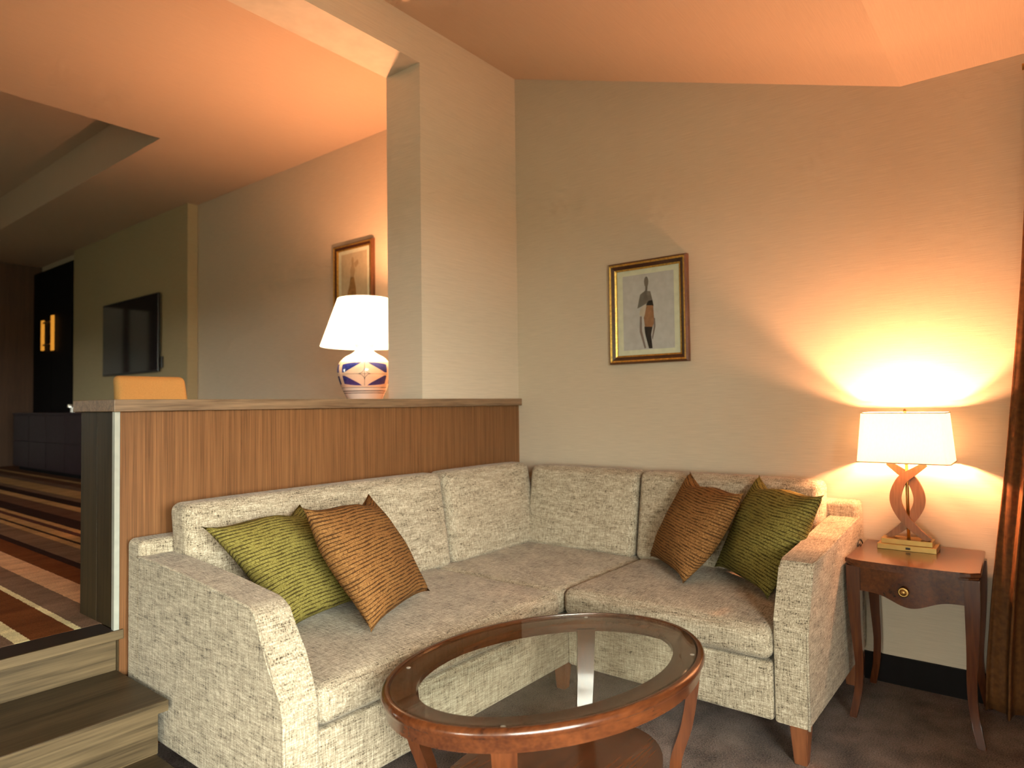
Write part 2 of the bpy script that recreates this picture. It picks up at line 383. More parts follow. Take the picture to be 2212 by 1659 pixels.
for i, (ax, u0, u1, z0, z1) in enumerate((('y', -1.8, 1.0, .5, 2.4), ('x', -.35, .55, .15, 1.25), ('x', 7.2, 8.0, 1.2, 2.3))):
    wd = thing('window_%d' % (i+1), 'white framed window of the room', 'window', ((u0+u1)/2 if ax == 'y' else XL-.06, YF-.06 if ax == 'y' else (u0+u1)/2, z0)); wd['kind'] = 'structure'
    for (p, q, r, s) in ((u0, u0+.05, z0, z1), (u1-.05, u1, z0, z1), (u0+.05, u1-.05, z0, z0+.05), (u0+.05, u1-.05, z1-.05, z1), ((u0+u1)/2-.025, (u0+u1)/2+.025, z0+.05, z1-.05)):
        obj('window_frame', B(p, q, YF-.085, YF-.045, r, s) if ax == 'y' else B(XL-.085, XL-.045, p, q, r, s), 'white', wd)
    obj('window_pane', B(u0+.05, u1-.05, YF-.068, YF-.062, z0+.05, z1-.05) if ax == 'y' else B(XL-.068, XL-.062, u0+.05, u1-.05, z0+.05, z1-.05), 'pane', wd)
# ceilings: flat strip by the front, slope rising to the beam, flat tray ceiling of the upper room
struct('ceiling', prism(NB(), [(YF, 2.532), (.431, 2.532), (Y0+.02, ZC), (Y0+.02, ZC+.1), (.4, 2.64), (YF, 2.64)], 'x', XL, XW), 'ceil', 'beige ceiling sloping down over the sofa corner')
bm = NB(); TX, TY0, TY1, TZ = 2.242, 5.135, 10.0, 3.59
for (x0, x1, y0, y1) in ((XL, XW, 2.75, TY0), (TX, XW, TY0, TY1), (XL, XW, TY1, YB), (XL, -1.6, TY0, TY1)): box(bm, x0, x1, y0, y1, ZC, ZC+.06)
for (x0, x1, y0, y1) in ((-1.6, TX, TY0-.05, TY0), (-1.6, TX, TY1, TY1+.05), (TX, TX+.05, TY0-.05, TY1+.05), (-1.65, -1.6, TY0-.05, TY1+.05)): box(bm, x0, x1, y0, y1, ZC+.06, TZ)
box(bm, -1.65, TX+.05, TY0-.05, TY1+.05, TZ, TZ+.06)
struct('ceiling_upper', bm, 'ceil', 'ceiling of the raised room with a sunken tray')
# beam and pillar share one wrapped face
struct('ceiling_beam', B(XL, 2.417, Y0, 2.78, 3.01, ZC+.06), 'pillar', 'dropped ceiling beam above the divider')
struct('wall_pillar', B(2.417, XW, Y0, 2.78, 1.234, ZC+.06), 'pillar', 'square wall pillar standing behind the ledge')
# television wall panels
struct('wall_panel', B(3.129, XW, 6.561, 8.53, ZP, ZC), 'tvwall', 'projecting wall panel that carries the television')
struct('wall_panel', B(3.150, XW, 8.53, 9.64, ZP, ZC), 'tvwall', 'wall panel beside the black wardrobe')
struct('baseboard_right', B(XW-.014, XW, YF, 2.40, 0, .115), 'base', 'black baseboard under the side wall')
# half-height divider
dv = thing('wall_divider', 'half-height walnut divider wall behind the sofa', 'divider', (2.1, 2.68, 0)); dv['kind'] = 'structure'
obj('core', B(.962, XW, 2.522, 2.834, 0, 1.192), 'endboard', dv)
obj('walnut_panel', B(.968, XW, Y0, 2.522, 0, 1.192), 'panel', dv, label='vertical grain walnut veneer panel')
obj('corner_strip', B(.949, .966, Y0-.002, 2.535, .44, 1.192), 'strip', dv, label='pale metal corner strip')
for (a, b) in ((2.536, 2.685), (2.687, 2.838)): obj('end_board', B(.955, .962, a, b, .44, 1.192, bev=.0015), 'endboard', dv)
obj('ledge_cap', B(.938, XW, 2.49, 2.87, 1.192, 1.234, bev=.002), 'oak', dv, label='oak ledge cap with open grain')
# three steps up to the raised room
st = thing('wooden_steps', 'grey brown oak steps rising beside the sofa arm', 'steps', (-.6, 2.3, 0))
obj('riser', B(XL, .955, 2.19, 2.21, .125, .265), 'step', st); obj('riser', B(XL, .962, 2.53, 2.55, .29, .41), 'step', st)
obj('riser', B(XL, .945, 1.85, 1.87, 0, .09), 'step', st)
obj('tread', B(XL, .965, 2.145, 2.545, .265, .30, bev=.003), 'tread', st, label='dark oak tread'); obj('tread', B(XL, .950, 1.80, 2.205, .09, .125, bev=.003), 'tread', st)
obj('nosing', B(XL, .978, 2.505, 2.515, .408, .44, bev=.002), 'step', st); obj('nosing', B(XL, .952, 2.515, 2.64, .408, .4395), 'nose', st, label='dark stained landing strip')
obj('tread_edge', B(XL, .966, 2.1435, 2.146, .266, .2985), 'step', st)

# ================================================================== sectional sofa
so = thing('sectional_sofa', 'beige tweed corner sofa along the walnut divider and the side wall', 'sofa', (2.1, 1.9, 0))
ZS = .445
def bez(P, n=5): return [tuple(v) for v in catmull([(p[0], p[1], 0) for p in P], n)]
top_l = [(q[0], q[1]) for q in bez([(2.405, .702), (2.255, .700), (1.95, .680), (1.70, .656)])]
prof_l = [(2.405, .13)] + top_l + [(1.672, .640), (1.612, .52), (1.556, .445), (1.541, .40), (1.541, .13)]
al = obj('arm', prism(NB(), prof_l, 'x', .980, 1.092, .012, 5), 'sofa', so, True, angle=24)
obj('piping', tube(NB(), [(.9835, y, z) for y, z in [(p[0]+.003, p[1]-.003) for p in prof_l[1:-1]]+[(1.5440, .13)]], .0052), 'sofa', al, True)
top_r = [(2.40, .648), (2.62, .664), (2.88, .688), (3.12, .706)]
top_r = [(q[0], q[1]) for q in bez(top_r)]
prof_r = [(2.303, .13), (2.303, .43), (2.314, .46), (2.385, .625)] + top_r + [(3.12, .13)]
ar = obj('arm', prism(NB(), prof_r, 'y', .615, .728, .012, 5), 'sofa', so, True, angle=24)
obj('piping', tube(NB(), [(x+.003, .6185, z-.003) for x, z in prof_r[:-1]], .0046), 'sofa', ar, True)
obj('back_rail', soft(NB(), .985, 3.21, 2.395, 2.505, .13, .752, .022), 'sofa', so, True)
obj('back_rail', soft(NB(), 3.10, 3.213, .618, 2.393, .13, .768, .022), 'sofa', so, True)
obj('base', soft(NB(), 1.094, 3.09, 1.553, 2.39, .13, .322, .012), 'sofa', so, True)
obj('base', soft(NB(), 2.297, 3.095, .731, 1.551, .13, .322, .012), 'sofa', so, True)
def crown(k):
    def fn(q, p, h):
        return q
    return fn
obj('seat_cushion', soft(NB(), 1.094, 2.246, 1.545, 2.36, .326, ZS-.006, .035, (.004, .012, .012)), 'sofa', so, True)
obj('seat_cushion', soft(NB(), 2.254, 3.09, 1.575, 2.36, .326, ZS-.010, .032, (.0, .0, .008)), 'sofa', so, True)
obj('seat_cushion', soft(NB(), 2.285, 3.09, .732, 1.568, .326, ZS-.006, .035, (.012, .004, .012)), 'sofa', so, True)
def lean(ax, k):
    def fn(q, p, h):
        q = q.copy(); q[ax] += k*q.z; return q
    return fn
for (x0, x1) in ((1.088, 2.335), (2.352, 3.040)):
    obj('back_cushion', soft(NB(), x0, x1, 2.262, 2.392, .428, .868, .034, (0, .016, .004), fn=lean(1, .17)), 'sofa', so, True)
for (y0, y1) in ((1.600, 2.268), (.735, 1.585)):
    obj('back_cushion', soft(NB(), 2.975, 3.100, y0, y1, .428, .855, .034, (.016, 0, .004), fn=lean(0, .17)), 'sofa', so, True)
for (x, y) in ((2.345, .655), (3.12, .66), (2.36, 1.62), (1.03, 1.60), (1.03, 2.44), (3.12, 2.40)):
    obj('leg', post(NB(), [(x, y, 0, .020, .020), (x, y, .131, .030, .030)], .003), 'legwood', so, label='tapered brown wooden leg')

# ------------------------------------------------------------------ throw pillows
def pillow(name, label, mat, BL, BR, TL, TR, T, seed, chop=.5, depth=.05):
    BL, BR, TL, TR = map(Vector, (BL, BR, TL, TR)); rnd = random.Random(seed)
    nrm = (BR-BL).cross(TL-BL).normalized(); n = 28; bm = NB(); uvl = bm.loops.layers.uv.new('UVMap')
    ph = [rnd.uniform(0, 6.28) for _ in range(6)]
    def P(u, v, s):
        a, b = u*2-1, v*2-1
        # pinch the sides in, keep the corners pointed
        k = .10; uu = .5+.5*a*(1-k*(1-abs(b)**4.5)); vv = .5+.5*b*(1-k*(1-abs(a)**4.5))
        vv -= depth*math.exp(-((a-chop)/.26)**2)*max(0, b)**4
        p = BL*(1-uu)*(1-vv)+BR*uu*(1-vv)+TL*(1-uu)*vv+TR*uu*vv
        f = max(0, (1-a*a)*(1-b*b)); t = T*.5*(f**.48)
        t += f*.006*(math.sin(5*a+ph[0])*math.sin(4*b+ph[1])+math.sin(9*b+3*a+ph[2])*.5)
        wr = .012*(1-f)*math.sin(3.2*a+ph[3])*math.cos(2.6*b+ph[4])
        return p+nrm*(s*t+wr)
    ring = {}
    def V(i, j, s):
        k = (i, j, 0) if i in (0, n) or j in (0, n) else (i, j, s)
        if k not in ring: ring[k] = bm.verts.new(P(i/n, j/n, s))
        return ring[k]
    for s in (1, -1):
        for i in range(n):
            for j in range(n):
                q = [(i, j), (i+1, j), (i+1, j+1), (i, j+1)]
                if s < 0: q = q[::-1]
                f = bm.faces.new([V(a, b, s) for a, b in q])
                for l, (a, b) in zip(f.loops, q): l[uvl].uv = (a/n, b/n)
    c = (BL+BR)/2
    o = obj(name, bm, mat, None, True, loc=(c.x, c.y, ZS)); tag(o, label, 'pillow', 'throw pillows on the sofa'); return o
pillow('throw_pillow', 'green striped pillow leaning on the sofa arm beside the steps', 'green', (1.285, 1.985, .452), (1.72, 2.06, .452), (1.085, 2.165, .815), (1.49, 2.215, .835), .19, 1)
pillow('throw_pillow', 'rust striped pillow in front of the green one by the divider', 'rust', (1.430, 1.745, .455), (1.890, 1.940, .455), (1.290, 1.912, .868), (1.740, 2.127, .848), .19, 2)
pillow('throw_pillow', 'green striped pillow leaning against the arm by the end table', 'green', (2.925, 1.172, .455), (2.565, .825, .455), (2.995, .982, .872), (2.690, .640, .842), .19, 3, -.5, .07)
pillow('throw_pillow', 'rust striped pillow in front of the green one under the picture', 'rust', (2.930, 1.492, .455), (2.580, 1.165, .455), (2.965, 1.288, .872), (2.708, .945, .824), .19, 4, -.45, .07)

# ================================================================== oval coffee table
TC = Vector((1.578, 1.117)); TH = math.radians(-13.924); TA, TB, TZT = .513, .358, .47
def tl(p, q, z): return (TC.x+p*math.cos(TH)-q*math.sin(TH), TC.y+p*math.sin(TH)+q*math.cos(TH), z)
ct = thing('coffee_table', 'oval cherry wood coffee table with a glass top before the sofa', 'table', (TC.x, TC.y, 0))
def oval_ring(prof, n=96, closed=True):
    bm = NB(); R = []
    for d, z in prof: R.append([bm.verts.new(tl((TA-d)*math.cos(2*PI*k/n), (TB-d)*math.sin(2*PI*k/n), z)) for k in range(n)])
    m = len(prof)
    for i in range(m if closed else m-1):
        a, b = R[i], R[(i+1) % m]
        for k in range(n): bm.faces.new((a[k], a[(k+1) % n], b[(k+1) % n], b[k]))
    return bm, R
bm, _ = oval_ring([(.013, .414), (.011, .442), (.010, .447), (.003, .450), (0, .456), (.001, .463), (.006, .469), (.014, .4715), (.020, .4705), (.022, .4645), (.024, .462), (.088, .462), (.093, .458), (.093, .444), (.036, .440), (.034, .414)])
obj('top_rim', bm, 'cherry', ct, True, angle=40)
bm, R = oval_ring([(.0245, .4632), (.0245, .469), (.0265, .471)], closed=False)
bm.faces.new(R[0][::-1]); bm.faces.new(R[-1])
obj('glass_top', bm, 'glass', ct, True, angle=30, label='clear oval glass panel')
for sx in (-1, 1):
    for sy in (-1, 1):
        obj('bumper', lathe(NB(), [(.006, .4622), (.006, .4632)], tl(sx*.345, sy*.222, 0), 16), 'clear', ct)
# four sabre legs: in from the rim to the shelf, then out to the floor
for sx in (-1, 1):
    for sy in (-1, 1):
        P = [(.346, .226, .425), (.343, .224, .38), (.326, .212, .27), (.300, .192, .17), (.306, .196, .09), (.350, .228, 0)]
        path = catmull([(a*sx, b*sy, z) for a, b, z in P], 6); bm = NB(); rings = []
        tang = Vector((-.43*sy*sx*sx, .9*sx*sy*sx, 0))
        rad = Vector((.395*sx*TB*TB, .262*sy*TA*TA, 0)).normalized(); tan = Vector((-rad.y, rad.x, 0))
        for i, p in enumerate(path):
            f = i/(len(path)-1); wd = .031-.010*f; th = .016
            rings.append([bm.verts.new(tl(*(p+tan*a*wd+rad*b*th))) for a, b in ((-1, -1), (1, -1), (1, 1), (-1, 1))])
        for a, b in zip(rings, rings[1:]):
            for k in range(4): bm.faces.new((a[k], a[(k+1) % 4], b[(k+1) % 4], b[k]))
        bm.faces.new(rings[0]); bm.faces.new(rings[-1])
        obj('leg', bm, 'cherryz', ct, True, angle=40)
bm = NB(); n = 64
prism(bm, [tl(.365*math.cos(2*PI*k/n), .250*math.sin(2*PI*k/n), 0)[:2] for k in range(n)], 'z', .135, .157, .004)
obj('shelf', bm, 'cherry', ct, label='oval lower shelf')

# ================================================================== end table
et = thing('end_table', 'small cherry wood side table with curved legs beside the sofa', 'table', (2.99, .39, 0))
def top_outline(o):
    x0, x1, y0, y1, c = 2.766-o, 3.208, .178-o, .605+o*.4, .028
    return [(x1, y0+.01), (x1, y1), (x0+c, y1), (x0+.004, y1-c)] + [(x0+.012*(-math.cos(PI*t)**2*0-math.sin(PI*t))*.9, y1-c+(y0+c-(y1-c))*t) for t in [i/12 for i in range(1, 12)]] + [(x0+.004, y0+c), (x0+c, y0)]
obj('table_top', prism(NB(), top_outline(0), 'z', .582, .600, .005, 3), 'cherry', et)
obj('top_moulding', prism(NB(), top_outline(-.007), 'z', .572, .582, .003, 2), 'cherry', et)
bm = NB(); n = 32; fr = []
for i in range(n+1):
    t = i/n; y = .562-(.562-.222)*t; x = 2.806-.020*math.sin(PI*t)**1.5
    zb = .470-.026*math.sin(PI*t)**2*1.0+.012*math.sin(3*PI*t)*-1*0 + .010*math.cos(2*PI*t)*0
    zb = .478 - .034*(.5-.5*math.cos(2*PI*t)) + .010*(.5-.5*math.cos(4*PI*t))
    fr.append([bm.verts.new((x, y, .572)), bm.verts.new((x, y, zb)), bm.verts.new((x+.016, y, zb)), bm.verts.new((x+.016, y, .572))])
for a, b in zip(fr, fr[1:]):
    for k in range(4): bm.faces.new((a[k], a[(k+1) % 4], b[(k+1) % 4], b[k]))
bm.faces.new(fr[0]); bm.faces.new(fr[-1])
dw = obj('drawer', bm, 'cherry', et, True, angle=40, label='bowed drawer front with a scalloped lower edge')
bm = NB()
prof = [(0, 0), (.006, 0), (.006, .010), (.017, .012), (.018, .016), (.014, .018), (.012, .016), (.010, .022), (.006, .025), (.001, .026)]
rings = [[bm.verts.new((2.787-h, .410+r*math.cos(2*PI*k/24), .502+r*math.sin(2*PI*k/24))) for k in range(24)] for r, h in prof[1:]]
for a, b in zip(rings, rings[1:]):
    for k in range(24): bm.faces.new((a[k], a[(k+1) % 24], b[(k+1) % 24], b[k]))
obj('knob', bm, 'brass', dw, True, label='round brass knob')
for y in (.213, .570): obj('side_rail', B(2.84, 3.16, y-.008, y+.008, .470, .572), 'cherry', et)
obj('back_rail', B(3.165, 3.181, .222, .562, .470, .572), 'cherry', et)
for (x, sx) in ((2.812, -1), (3.180, 1)):
    for (y, sy) in ((.578, 1), (.206, -1)):
        S = catmull([(0, 0, .572), (0, 0, .47), (-.002, -.004, .33), (-.006, -.010, .20), (-.004, -.004, .10), (.008, .014, 0)], 5)
        H = catmull([(.023, 0, 0), (.0225, 0, 0), (.018, 0, 0), (.0145, 0, 0), (.0135, 0, 0), (.0125, 0, 0)], 5)
        obj('leg', post(NB(), [(x+sx*p.x, y+sy*p.y, p.z, h.x, h.x) for p, h in zip(S, H)], .003), 'cherryz', et, True, angle=40)

# ------------------------------------------------------------------ table lamp with crossed wooden arcs
LX, LY = 3.09, .432
lp = thing('table_lamp', 'lit lamp with crossed wooden arcs and rectangular cream shade', 'lamp', (LX, LY, .6))
obj('base', B(LX-.055, LX+.055, LY-.100, LY+.104, .6, .621, bev=.001), 'brass', lp)
obj('base_tier', B(LX-.04, LX+.04, LY-.086, LY+.092, .621, .641, bev=.001), 'brass', lp)
obj('switch', B(LX-.058, LX-.054, LY-.012, LY+.004, .606, .614), 'cord', lp)
obj('rod', tube(NB(), [(LX, LY, .641), (LX, LY, .986)], .006, 12), 'brass', lp, True)
obj('finial', lathe(NB(), [(.003, 1.141), (.006, 1.146), (.007, 1.152), (.005, 1.158), (.001, 1.162)], (LX, LY), 16), 'brass', lp, True)
for s, dx in ((1, -.0085), (-1, .0085)):
    P = catmull([(-.068, 0, .941), (-.030, 0, .913), (.018, 0, .872), (.041, 0, .800), (.020, 0, .735), (-.028, 0, .678), (-.076, 0, .641)], 8); bm = NB(); rings = []
    for i, p in enumerate(P):
        a = P[max(i-1, 0)]; b = P[min(i+1, len(P)-1)]; t = (b-a).normalized(); nn = Vector((-t.z, 0, t.x))
        f = abs(i/(len(P)-1)*2-1); wd = .0205-.0115*f**1.6
        rings.append([bm.verts.new((LX+dx+dd*.0085, LY+s*(p.x+nn.x*wd*e), min(max(p.z+nn.z*wd*e, .641), .95))) for dd, e in ((-1, -1), (1, -1), (1, 1), (-1, 1))])
    for a, b in zip(rings, rings[1:]):
        for k in range(4): bm.faces.new((a[k], a[(k+1) % 4], b[(k+1) % 4], b[k]))
    bm.faces.new(rings[0]); bm.faces.new(rings[-1])
    obj('arc', bm, 'lampwood', lp, True, angle=40, label='curved flat wooden arc')
def rect_shade(hx0, hy0, z0, hx1, hy1, z1, c=.014):
    bm = NB(); R = []
    for hx, hy, z, o in ((hx0, hy0, z0, 0), (hx1, hy1, z1, 0), (hx1, hy1, z1, .002), (hx0, hy0, z0, .002)):
        hx -= o; hy -= o
        pts = [(-hx, -hy+c), (-hx+c, -hy), (hx-c, -hy), (hx, -hy+c), (hx, hy-c), (hx-c, hy), (-hx+c, hy), (-hx, hy-c)]
        R.append([bm.verts.new((LX+x, LY+y, z)) for x, y in pts])
    for i in range(4):
        a, b = R[i], R[(i+1) % 4]
        for k in range(8): bm.faces.new((a[k], a[(k+1) % 8], b[(k+1) % 8], b[k]))
    return bm
sh = obj('lamp_shade', rect_shade(.120, .160, .948, .100, .145, 1.147), 'shade', lp, label='tapered rectangular cream fabric shade')
for (hx, hy, z) in ((.1208, .1608, .950), (.1012, .1462, 1.1455)):
    c = .014; pts = [(-hx, -hy+c), (-hx+c, -hy), (hx-c, -hy), (hx, -hy+c), (hx, hy-c), (hx-c, hy), (-hx+c, hy), (-hx, hy-c)]
    obj('shade_trim', tube(NB(), [(LX+x, LY+y, z) for x, y in pts], .0022, 6, True), 'trim', sh)
obj('harp', tube(NB(), [(LX, LY-.143, 1.140), (LX, LY+.143, 1.140)], .0018, 6), 'brass', sh)
obj('bulb', lathe(NB(), [(.010, .994), (.013, 1.006), (.020, 1.022), (.023, 1.036), (.020, 1.050), (.010, 1.058), (.001, 1.060)], (LX, LY), 16), 'bulb', lp, True)
def lamp_light(name, loc, power, r=.03, color=WARM):
    l = bpy.data.lights.new(name, 'POINT'); l.energy = power; l.color = color; l.shadow_soft_size = r
    o = bpy.data.objects.new(name, l); COL.objects.link(o); o.location = loc; return o
obj('light_baffle', lathe(NB(), [(.006, .985), (.044, .990), (.044, .993), (.006, .996)], (LX, LY), 24), 'brass', lp, True)  # unseen disc added to cut the low bulb's light down the wall
lamp_light('lamp_glow', (LX, LY, 1.092), 27, .018); lamp_light('lamp_glow_low', (LX, LY, 1.016), 88, .021)
obj_c = tag(obj('power_cord', tube(NB(), catmull([(3.195, .6103, .50), (3.15, .6103, .585), (3.10, .6103, .615), (3.065, .6103, .600), (3.06, .6103, .57), (3.10, .6103, .52), (3.17, .6103, .48)], 6), .0026), 'cord', None, True, loc=(3.15, .61, .47)), 'black cord looping up behind the end table', 'cord')

# ================================================================== framed prints
def framed(name, label, yc, zc, W, H, ground, fig, tilt=0.):
    t = thing(name, label, 'picture', (XW, yc, zc-H/2))
    x0 = XW
    def ring(o, i, xa, xb, mat, nm, lab=None):
        bm = NB()
        def loop(d, x): return [bm.verts.new((x, yc+sy*(W/2-d), zc+sz*(H/2-d))) for sy, sz in ((-1, -1), (1, -1), (1, 1), (-1, 1))]
        R = [loop(o, x0), loop(o, xa), loop(i, xb), loop(i, x0)]
        for k in range(4):
            a, b = R[k], R[(k+1) % 4]
            for e in range(4): bm.faces.new((a[e], a[(e+1) % 4], b[(e+1) % 4], b[e]))
        obj(nm, bm, mat, t, label=lab)
    ring(0, .010, x0-.026, x0-.034, 'framewalnut', 'outer_moulding'); ring(.010, .019, x0-.035, x0-.031, 'gold', 'gilt_moulding', 'gilt outer bead')
    ring(.019, .037, x0-.029, x0-.020, 'framebrown', 'frame_moulding'); ring(.037, .045, x0-.023, x0-.018, 'gold', 'gilt_slip', 'gilt inner slip')
    obj('mat_board', B(x0-.009, x0-.003, yc-W/2+.04, yc+W/2-.04, zc-H/2+.04, zc+H/2-.04), 'mat', t)
    pw, ph = W*.5-.125+.045, H*.5-.125+.052
    pr = obj('print', B(x0-.010, x0-.009, yc-pw, yc+pw, zc-ph, zc+ph), ground, t, label='printed sheet with a slender standing figure')
    for i, (pts, mt) in enumerate(fig):
        bm = NB(); vs = [(yc-u*pw, zc+v*ph) for u, v in pts]
        prism(bm, vs, 'x', x0-.0108-.0002*i, x0-.0098, 0)
        obj('figure_shape', bm, mt, pr)
    obj('picture_glass', B(x0-.0165, x0-.0150, yc-W/2+.042, yc+W/2-.042, zc-H/2+.042, zc+H/2-.042), 'pane', t)
    return t
def ell(cx, cy, rx, ry, n=20): return [(cx+rx*math.cos(2*PI*k/n), cy+ry*math.sin(2*PI*k/n)) for k in range(n)]
M['f1'] = plain('print_taupe', (.20, .165, .15), .8); M['f2'] = plain('print_dark', (.022, .014, .016), .8); M['f3'] = plain('print_terracotta', (.36, .165, .085), .8, var=.2); M['f4'] = plain('print_mauve', (.27, .20, .20), .8); M['f5'] = plain('print_pale', (.62, .52, .46), .8)
M['f6'] = plain('print_umber', (.36, .19, .07), .8, var=.25); M['f7'] = plain('print_sand', (.48, .34, .21), .8)
fig1 = [(ell(-.05, .78, .085, .14), 'f1'), ([(-.09, .66), (.0, .66), (-.03, .5), (-.10, .5)], 'f1'),
        ([(-.10, .55), (.10, .52), (.18, .28), (.14, .26), (-.35, .12), (-.42, .10), (-.30, .46)], 'f1'),
        ([(.18, .28), (.22, .12), (-.08, .16), (.02, .27)], 'f2'),
        ([(-.05, .16), (.20, .14), (.24, -.30), (.16, -.42), (-.13, -.40), (-.18, -.1)], 'f3'),
        ([(-.12, .18), (-.05, .16), (-.15, -.15), (-.34, -.08), (-.30, .08)], 'f5'),
        ([(-.32, -.12), (-.25, -.12), (-.25, -.5), (-.10, -.96), (-.16, -.97), (-.34, -.52)], 'f4'), ([(.22, -.18), (.27, -.20), (.28, -.42), (.16, -.75), (.14, -.7), (.22, -.42)], 'f4'),
        ([(-.15, -.40), (.16, -.42), (.10, -.62), (.15, -.98), (.02, -.98), (-.12, -.60)], 'f2')]
framed('framed_print', 'gilt and brown framed print of a dark standing figure above the sofa', 1.626, 1.686, .458, .552, 'printgrey', fig1)
fig2 = [(ell(-.10, .72, .10, .12), 'f7'), ([(-.16, .62), (-.02, .62), (.10, .30), (-.02, .05), (-.26, .05), (-.30, .30)], 'f7'),
        ([(.0, .60), (.30, .72), (.36, .56), (.12, .40)], 'f7'), ([(-.26, .08), (0, .06), (.12, -.30), (.22, -.95), (-.55, -.95), (-.50, -.50), (-.36, -.25)], 'f6')]
framed('framed_print', 'brown framed print of a sand-coloured figure behind the blue and white lamp', 4.09, 2.175, .470, .552, 'printtan', fig2)

# ================================================================== raised room
# desk behind the divider carrying the ceramic lamp
dk = thing('desk', 'dark wooden desk standing behind the divider', 'desk', (2.1, 3.2, ZP))
obj('desk_top', B(1.50, 3.215, 2.90, 3.52, 1.160, 1.190, bev=.003), 'deskwood', dk)
for (x, y) in ((1.54, 2.94), (3.17, 2.94), (1.54, 3.48), (3.17, 3.48)): obj('leg', B(x-.025, x+.025, y-.025, y+.025, ZP, 1.160), 'deskwood', dk)
obj('modesty_board', B(1.57, 3.145, 2.93, 2.945, .80, 1.160), 'deskwood', dk)
CX, CY = 2.675, 3.30
cl = thing('ceramic_lamp', 'lit lamp with white and blue ceramic body behind the ledge', 'lamp', (CX, CY, 1.19))
VP = [(.085, 1.1905), (.090, 1.195), (.108, 1.245), (.138, 1.31), (.160, 1.375), (.166, 1.42), (.160, 1.455), (.146, 1.480), (.118, 1.505), (.080, 1.525), (.056, 1.545), (.050, 1.562), (.060, 1.585), (.060, 1.600)]
VPs = [(v.x, v.y) for v in catmull([(r, z, 0) for r, z in VP], 5)]
obj('vase_body', lathe(NB(), VPs, (CX, CY), 64), 'ceramic', cl, True)
def rad(z):
    for (r0, z0), (r1, z1) in zip(VPs, VPs[1:]):
        if z0 <= z <= z1: return r0+(r1-r0)*(z-z0)/max(z1-z0, 1e-6)
    return VPs[-1][0]
TH0 = math.atan2(-CY, -CX)
def patch(bm, pts_fn, nu, nv, off):
    """surface patch on the vase: pts_fn(s,t)->(angle,z)"""
    g = [[None]*(nv+1) for _ in range(nu+1)]
    for i in range(nu+1):
        for j in range(nv+1):
            a, z = pts_fn(i/nu, j/nv); r = rad(z)+off
            g[i][j] = bm.verts.new((CX+r*math.cos(a), CY+r*math.sin(a), z))
    for i in range(nu):
        for j in range(nv): bm.faces.new((g[i][j], g[i+1][j], g[i+1][j+1], g[i][j+1]))
def vline(bm, P, wd, off=.0012, n=3):
    """painted line through (angle, z) points"""
    for (a0, z0), (a1, z1) in zip(P, P[1:]):
        r = rad((z0+z1)/2); dx, dz = (a1-a0)*r, z1-z0; L = math.hypot(dx, dz)+1e-9; na, nz = -dz/L*wd/2/r, dx/L*wd/2
        patch(bm, lambda s, t: (a0+(a1-a0)*s+na*(2*t-1), z0+(z1-z0)*s+nz*(2*t-1)), n, 1, off)
ZM, HW, HH = 1.395, .95, .070
bms = {'ink': NB()}
for rep in range(3):
    t0 = TH0+rep*2*PI/3
    def band(s, t, t0=t0): return (t0-HW*1.08+2*HW*1.08*s, ZM-HH*1.12+2.24*HH*t)
    bmp = NB(); patch(bmp, band, 40, 10, .0006); obj('painted_band', bmp, 'peach', cl, True, label='pale peach glaze band')
    for sx in (-1, 1):
        for sz in (-1, 1):
            # blue leaf: broad at the side, pointed towards the upright axis, lower edge follows the star
            def leaf(s, t, sx=sx, sz=sz, t0=t0):
                x = .12+.86*s; top = 1.0-.16*s**2; low = 1.0-1.0*s**.85
                low = max(low, .13); top = max(top, low+.001)
                return (t0+sx*HW*x, ZM+sz*HH*(low+(top-low)*t))
            bmp = NB(); patch(bmp, leaf, 16, 4, .0010); obj('painted_leaf', bmp, 'blue', cl, True, label='cobalt blue painted leaf')
            cv = [(t0+sx*HW*(.02+.96*s), ZM+sz*HH*(max(.96*(1-s)**1.25, 0))) for s in [i/12 for i in range(13)]]
            vline(bms['ink'], [(t0+sx*HW*(.26*(1-math.cos(q*PI/2))*1.0), ZM+sz*HH*.55*(1-math.sin(q*PI/2))) for q in [i/8 for i in range(9)]], .0022)
    vline(bms['ink'], [(t0, ZM-HH+2*HH*i/10) for i in range(11)], .0022)
    vline(bms['ink'], [(t0-HW+2*HW*i/24, ZM) for i in range(25)], .0018)
for z, wd in ((ZM+HH*1.3, .0020), (1.313, .0025), (1.292, .0045), (1.280, .0035)):
    vline(bms['ink'], [(2*PI*i/64, z) for i in range(65)], wd, .0009)
obj('painted_lines', bms['ink'], 'inkline', cl, True, label='thin dark painted lines')['kind'] = 'stuff'
obj('socket', lathe(NB(), [(.014, 1.600), (.014, 1.660), (.010, 1.664)], (CX, CY), 16), 'brass', cl, True)
s2 = obj('lamp_shade', lathe(NB(), [(.268, 1.572), (.162, 1.868), (.160, 1.868), (.266, 1.572), (.268, 1.572)], (CX, CY), 64, cap=False), 'shade2', cl, True, angle=50, label='white cone shade')
obj('shade_spider', tube(NB(), [(CX-.160, CY, 1.858), (CX, CY, 1.850), (CX+.160, CY, 1.858)], .002, 6), 'brass', s2)
obj('bulb', lathe(NB(), [(.010, 1.664), (.013, 1.68), (.024, 1.70), (.030, 1.72), (.024, 1.742), (.010, 1.752), (.001, 1.754)], (CX, CY), 16), 'bulb', cl, True)
lamp_light('ceramic_lamp_glow', (CX+.03, CY, 1.79), 105, .03)

